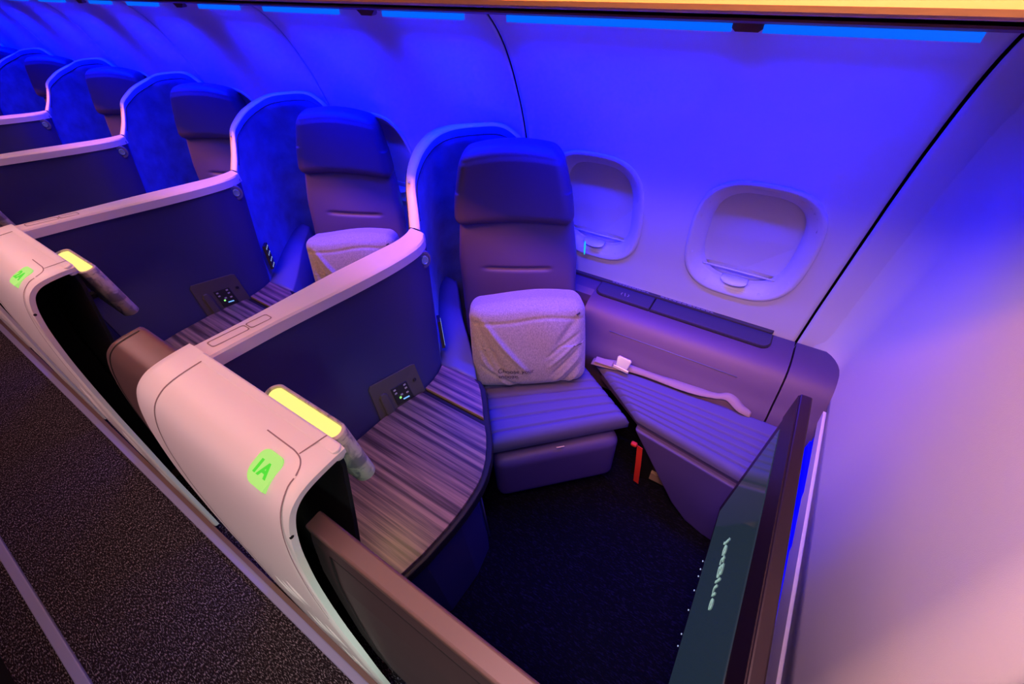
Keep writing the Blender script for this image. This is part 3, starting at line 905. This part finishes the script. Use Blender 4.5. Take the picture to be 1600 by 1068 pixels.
ordw = ['nearest', 'second', 'third', 'fourth', 'fifth', 'sixth', 'seventh']
def row(k): return ordw[k] if k == 0 else ordw[k]+' from the front'
LBL = {
 'console': ['glossy pinkish white aisle console with green 1A plate, nearest', 'white aisle console with black door pocket, second from the front, at left edge'],
}
def lab(kind, k):
    r = ['in the nearest suite', 'in the second suite from the front', 'in the third suite from the front', 'in the fourth suite from the front', 'in the fifth suite from the front', 'in the sixth suite from the front', 'in the seventh suite from the front'][k]
    return kind+' '+r

# bag and text of the second suite etc. come before naming
NP = 7
for k in range(NP):
    if k == 0:
        c, d, s, t, l, se, bg = console, divider, shell, table, lamp, seat, bag
    else:
        dy = PITCH*k
        c = dup(console0, dy); d = dup(divider, dy); s = dup(shell, dy); t = dup(table, dy); l = dup(lamp, dy)
        se = dup(seat, dy, shift=(-.01, -.05, -.02)); se.rotation_euler = (.08, .08, .10); bg = dup(bag, dy, shift=(.04, -.08, -.03))
    if k == 0:
        console0 = c
        import copy as _c
    c['label'] = lab('pinkish white curved aisle console, green number plate', k)
    d['label'] = lab('dark navy partition with pale top rail', k)
    s['label'] = lab('curved blue suede shell with pale rim', k)
    t['label'] = lab('striped wood side table', k)
    l['label'] = lab('slim upright lamp with yellow glowing top', k)
    se['label'] = lab('grey leather seat with separate headrest', k)
    bg['label'] = lab('pale cotton bedding bag standing on the seat', k)
    c['seq'] = k
nums = [o for o in COL.objects if o.name.startswith('aisle_console')]
for c in nums:
    k = int(c['seq']); del c['seq']
    number(c, '%dA' % (k+1))

# seat doors: first one drawn across, the rest pushed back into the console behind
door = thing('suite_door', 'dark brown sliding door with pale brown top rail, drawn across the nearest suite', 'door', (0, .05, 0))
dp = [(-.083+.0, .05), (-.066, .36), (-.047, .56), (-.022, .757), (-.002, .90), (.020, 1.0), (.032, 1.035)]
y0, y1 = -.42, .425
sec = dp+[(x+.024, z) for x, z in reversed(dp)]
v, f = extr_y(sec, y0, y1); o = obj('door_panel', v, f, M['doorface'], door)
v, f = extr_y([(.026, 1.028), (.027, 1.047), (.030, 1.050), (.057, 1.050), (.060, 1.047), (.060, 1.028)], y0, y1); obj('top_rail', v, f, M['doorrail'], door, bevel=.002)
pts = [(x-.0015, y1-.05, z) for x, z in smooth2(dp[1:-1], 20)]
v, f = ribbon(pts, (0, 1, 0), .004, (0, 0, 0)); obj('inset_line', v, f, M['black'], door, solid=.001)
v, f = ribbon([(.0195-.001, y0, .995), (.0195-.001, y1-.05, .995)], (.2, 0, 1), .004, (0, 0, 0)); obj('inset_line', v, f, M['black'], door, solid=.001)
for k in range(NP-1):
    o_ = thing('suite_door', lab('brown metallic end of the pushed-back sliding door', k+1), 'door', (0, 1.0+PITCH*k, 0), 'pushed-back suite doors')
    q = offp(OP, .022)
    q = [(x, z) for x, z in q if x < .118]+[(.118, 1.153), (.118, 1.10), (.083, .975), (.045, .84), (.012, .60), (.0, .05)]
    n = len(q)
    if k == 0:
        rows = []
        for y, sc in ((-.18, 0), (.075, 0), (.093, .002), (.105, .007), (.110, .016)):
            cx, cz = .02, .6
            rows.append([(x+(cx-x)*sc*3, y, z+(cz-z)*sc) for x, z in q]+[(q[0][0]+(cx-q[0][0])*sc*3, y, q[0][1])])
        v, f = grid(rows); f.append(tuple(4*(n+1)+i for i in range(n)))
        e_ = obj('door_edge', v, f, M['cap'], o_, smooth=True); m = e_.modifiers.new('e', 'EDGE_SPLIT'); m.split_angle = .8
        pts = [(x, .082, z) for x, z in offp(OP, .0215) if x < .115]
        v, f = ribbon(pts, (0, 1, 0), .003, (0, 0, 0)); g_ = obj('edge_gap', v, f, M['black'], o_, solid=.0006)
    else:
        for ch in src.children:
            c2 = ch.copy(); COL.objects.link(c2); c2.parent = o_
    if k == 0: src = o_

# ------------------------------------------------------------------ nearest suite: guest bench, ledge, monitor
bench = thing('guest_bench', 'low quilted leather bench against the side wall under the ledge', 'bench', (.9, .55, 0))
make_seat.pad(Vector((.945, .135)), Vector((.868, -.385)), Vector((1.168, -.385)), Vector((1.128, .385)), .478, .425,
              [.045, .082, .119, .156, .193, .230], 50, 150, name='bench_cushion', m=M['quilt'], par=bench, edge=.028, gd=.0085, gw=.0045)
O = Vector((.9, .55, 0))
pl = [(.135-.55, .415), (.128-.55, .400), (.034-.55, .262), (-.078-.55, .100), (-.15-.55, .035), (-.22-.55, .015), (-.385-.55, .015), (-.385-.55, .415)]
v, f = extr_x(pl, -.018, .03); v = [(x+.052+.142*(y+.415), y, z) for x, y, z in v]; obj('support_panel', v, f, M['leather'], bench, bevel=.012, seg=3)
v, f = prism([(.952-.9, .120-.55), (.880-.9, -.385-.55), (1.12-.9, -.385-.55), (1.10-.9, .34-.55)], .410, .430); obj('bench_base', v, f, M['leather_dark'], bench)
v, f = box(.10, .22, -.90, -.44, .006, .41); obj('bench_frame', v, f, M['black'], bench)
v, f = box(.085, .10, -.60, -.52, .05, .10); obj('bracket', v, f, M['beige'], bench)
st = obj('life_vest_strap', *ribbon([(.892, .093, .385), (.885, .080, .29), (.88, .066, .16)], (.2, 1, 0), .022, (0, 0, 0)), M['red'], solid=.002)
tag(st, 'red webbing strap hanging in the dark gap between seat and bench', 'strap')
vb = obj('buckle_tab', *[ [Vector(p)+Vector((.880, .113, .405)) for p in rbox(.016, .022, .016, .005, (4, 4, 4))[0]], rbox(.016, .022, .016, .005, (4, 4, 4))[1]], M['red'], smooth=True)
vb.name = 'strap_clip'; tag(vb, 'small red clip above the red strap between seat and bench', 'clip')

ledge = thing('side_ledge', 'padded leather side ledge with storage lids below the windows', 'ledge', (1.3, .15, 0))
LS = [(1.150, .30), (1.140, .44), (1.150, .485), (1.185, .535), (1.213, .578), (1.240, .612), (1.268, .632), (1.300, .643), (1.34, .648), (1.402, .651), (1.398, .30)]
def lsec(y0, y1, name, par):
    P_ = smooth2(LS[:9], 40)+LS[9:]
    v, f = extr_y([(x-1.3, z) for x, z in P_], y0-.15, y1-.15)
    o = obj(name, v, f, M['ledge'], par, smooth=True); m = o.modifiers.new('e', 'EDGE_SPLIT'); m.split_angle = .6
    return o
lsec(-.246, .50, 'padded_body', ledge)
v, f = extr_y([(.012, .30), (.012, .60), (.018, .63), (.04, .648), (.102, .651), (.098, .30)], .351, .57); obj('rear_section', v, f, M['ledge'], ledge)
lsec(-.395, -.252, 'front_section', ledge)
v, f = tube([(1.210-1.3, .370-.15, .576), (1.2115-1.3, .15-.15, .5765), (1.210-1.3, -.115-.15, .576)], .0022, 6); obj('stitched_line', v, f, M['smooth'], ledge, smooth=True)
def lidp(x0, x1, y0, y1, rl, rr):
    out = []
    def arc(cx, cy, r, a0):
        for q in range(6):
            a = math.radians(a0+90*q/5); out.append((cx+r*math.cos(a), cy+r*math.sin(a)))
    out = []
    arc(x0+rr, y0+rr, rr, 180); out2 = [(x1, y0), (x1, y1)]
    a1 = list(out); out = []
    arc(x0+rl, y1-rl, rl, 90)
    return a1+out2+out
for nm, (a, b, rl, rr) in {'charger_lid': (.262, .492, .03, .002), 'storage_lid': (-.172, .256, .002, .03)}.items():
    P_ = lidp(1.322, 1.398, a, b, rl, rr)
    v, f = prism([(x-1.3, y-.15) for x, y in P_], .646, .6565); l_ = obj(nm, v, f, M['ledgelid'], ledge, bevel=.002)
    P2 = lidp(1.3165, 1.400, a-.004, b+.004, rl+.004, rr+.004)
    v, f = prism([(x-1.3, y-.15) for x, y in P2], .640, .6515); obj('lid_gap', v, f, M['dark'], ledge)
    if nm == 'charger_lid':
        for q in (-1, 1):
            V, F = tube([(1.357-1.3+.009*math.sin(t), .375-.15+q*(.006+.010*math.cos(t)), .657) for t in (-.9, -.45, 0, .45, .9)], .0012, 5); obj('icon_arc', V, F, M['textgrey'], l_)
        V, F = tube([(1.348-1.3, .372-.15, .657), (1.366-1.3, .378-.15, .657)], .0013, 5); obj('icon_bolt', V, F, M['textgrey'], l_)
v, f = prism([(1.397-1.3, -.165-.15), (1.408-1.3, -.172-.15), (1.420-1.3, -.172-.15), (1.420-1.3, .72-.15), (1.397-1.3, .72-.15)], .650, .664)
pc_ = obj('placard_strip', v, f, M['ledgedark'], ledge, bevel=.002)
for (a, b) in ((.30, .45), (.04, .245)):
    for q in range(2):
        y = b
        while y > a+(.02*q):
            w_ = random.uniform(.008, .018)
            xx = 1.4045-1.3+.0065*q
            V = [(xx-.0014, y-.15, .6646), (xx+.0014, y-.15, .6646), (xx+.0014, y-w_-.15, .6646), (xx-.0014, y-w_-.15, .6646)]
            obj('print_mark', V, [(0, 1, 2, 3)], M['textgrey'], pc_, solid=.0003)
            y -= w_+.004

# seat belt lying along the back of the bench
belt = thing('seat_belt', 'grey seat belt with metal buckle lying along the back of the bench', 'seat belt', (0, 0, 0))
cl = smoothpath([(1.100, .385, .494), (1.118, .300, .500), (1.134, .235, .497), (1.142, .13, .495), (1.147, .04, .494), (1.150, -.03, .497), (1.156, -.075, .503), (1.166, -.115, .515), (1.150, -.165, .498), (1.150, -.20, .486)], 60)
V = []
for i, p in enumerate(cl):
    t = i/59; w = .017+.004*math.sin(t*17); tw = .25*math.sin(t*9)+.5*max(0, t-.7)*math.sin(t*40)
    V += [p+Vector((-w, 0, -w*tw-.003)), p+Vector((0, 0, .003)), p+Vector((w*.8, 0, w*.9*abs(tw)+.004))]
F = []
for i in range(59): F += [(3*i, 3*i+1, 3*i+4, 3*i+3), (3*i+1, 3*i+2, 3*i+5, 3*i+4)]
obj('webbing', V, F, M['belt'], belt, smooth=True, solid=.003, offs=0)
def bk(w):
    x, y, z = w
    return (x, y, z)
pl = [(-.018, -.024), (.020, -.029), (.026, -.024), (.026, .024), (.020, .029), (-.018, .024)]
v, f = prism(pl, 0, .012); o = obj('buckle', v, f, M['buckle'], belt, bevel=.003)
ux = Vector((.55, -.05, .83)).normalized(); uy = Vector((.05, 1, 0)).normalized(); uy = (uy-ux*uy.dot(ux)).normalized()
frame_mesh(o, (1.122, .268, .520), ux, uy, ux.cross(uy))
v, f = box(-.006, .006, -.032, .032, -.003, .010); o = obj('buckle_bar', v, f, M['metal'], belt, bevel=.002)
frame_mesh(o, (1.106, .268, .505), ux, uy, ux.cross(uy))
pl = [(-.014, -.03), (.014, -.03), (.014, .04), (-.014, .04)]
v, f = prism(pl, 0, .008); o = obj('latch_plate', v, f, M['belt'], belt, bevel=.002); frame_mesh(o, (1.105, .335, .503), (1, .1, .1), (-.1, 1, 0), (0, 0, 1))

# monitor
def tvp(x, z, d=0): return Vector((x, -.189-.03*(.60-x)*-1*-1+d, z))
tv = thing('wall_monitor', 'dark glass monitor on a thin frame mounted on the bulkhead, jetBlue on screen', 'monitor', (.4, -.19, .7))
TO = Vector((.4, -.19, .7))
def TV(x, z, d):
    # front plane: y = -.185 + .03*(x-.735)
    return Vector((x, -.1915+.03*(x-.55)*-0+(-.0)+d, z))-TO
def front_y(x): return -.185+.03*(x-.735)
def tvbox(x0, x1, zb0, zb1, zt0, zt1, d0, d1, name, m, par, bev=.003):
    # x0 is the aisle end, x1 the window end; bottom and top heights at each end
    V = []
    for d in (d0, d1):
        for x, z in ((x0, zb0), (x1, zb1), (x1, zt1), (x0, zt0)):
            V.append(Vector((x, front_y(x)+d, z))-TO)
    return obj(name, V, [(0, 1, 2, 3), (7, 6, 5, 4), (0, 4, 5, 1), (1, 5, 6, 2), (2, 6, 7, 3), (3, 7, 4, 0)], m, par, bevel=bev)
def zb(x): return .518+(x-.73)*.435/1.0*1.0
def zt(x): return 1.060-(.735-x)*.10
X0, X1 = .06, .735
tvbox(X0, X1, .518-.20*(.73-X0)/.43*.43, .518, zt(X0), 1.055, -.022, 0.0, 'frame', M['tvframe'], tv)
tvbox(X0+.01, X1-.03, .530-.20*(.70-X0)/.43*.43, .545, zt(X0)-.115, .965, 0.0, .0025, 'glass', M['screen'], tv, 0)
tvbox(X0, X1-.002, zt(X0)-.10, .972, zt(X0)-.004, 1.050, 0.0, .002, 'top_bezel', M['tvframe'], tv, 0)
tx = text_mesh('screen_text', 'jetBlue', .058, M['screentext'], tv, Vector((.548, front_y(.548)+.0035, .705))-TO, (-1, -.03, -.10), (-.12, 0, 1), extrude=.0003)
for (x, z) in ((.575, .50), (.553, .492), (.534, .483), (.497, .467), (.447, .445), (.389, .42), (.361, .415)):
    p = Vector((x, front_y(x)+.003, .512-.195*(.73-x)+.004))-TO
    v, f = rbox(.004, .003, .003, .001, (2, 2, 2)); obj('led_reflection', [Vector(q)+p for q in v], f, M['dotwhite'], tv)  # LED reflections along the bottom bezel, drawn as small glowing dots
v, f = box(-.20, -.08, -.17, -.02, -.32, -.16); obj('mount_arm', v, f, M['black'], tv)

# ------------------------------------------------------------------ lights
def area(name, loc, to, sx, sy, col, e, spread=PI):
    la = bpy.data.lights.new(name, 'AREA'); la.shape = 'RECTANGLE'; la.size = sx; la.size_y = sy; la.color = col; la.energy = e; la.spread = spread
    o = bpy.data.objects.new(name, la); COL.objects.link(o)
    aim(o, loc, Vector(to)-Vector(loc)); return o
area('ceiling_wash', (0.02, 2.1, 2.13), (.02, 2.1, 0), .34, 4.6, (1, .53, .54), 20)
area('ceiling_wash', (-1.0, 1.8, 2.13), (-.05, 1.8, .8), .3, 5.6, (1, .53, .56), 14, math.radians(62))
area('bulkhead_fill', (.03, .03, 2.12), (.85, -.39, .83), .26, .30, (1, .52, .62), 6.4, math.radians(95))  # unseen lamp added and aimed to brighten the bulkhead
area('galley_light', (-.45, -.95, 1.55), (-.05, .44, .45), .25, .4, (.78, 1, .86), 2.2, math.radians(50))
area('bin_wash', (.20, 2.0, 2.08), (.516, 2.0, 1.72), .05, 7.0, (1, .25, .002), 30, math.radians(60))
w = bpy.data.worlds.new('world'); SC.world = w; w.use_nodes = True
w.node_tree.nodes['Background'].inputs['Color'].default_value = (.01, .01, .10, 1)
w.node_tree.nodes['Background'].inputs['Strength'].default_value = .12
# warm spill of the nearest reading lamps onto their tables
for k in range(3):
    area('lamp_spill', (.17, .60+PITCH*k, .945), (.24, .52+PITCH*k, .62), .02, .16, (1, .60, .20), .8)

vs = SC.view_settings
vs.view_transform = 'Standard'; vs.look = 'None'; vs.gamma = 1; vs.use_curve_mapping = False; vs.exposure = 0
SC.cycles.max_bounces = 6; SC.cycles.diffuse_bounces = 2
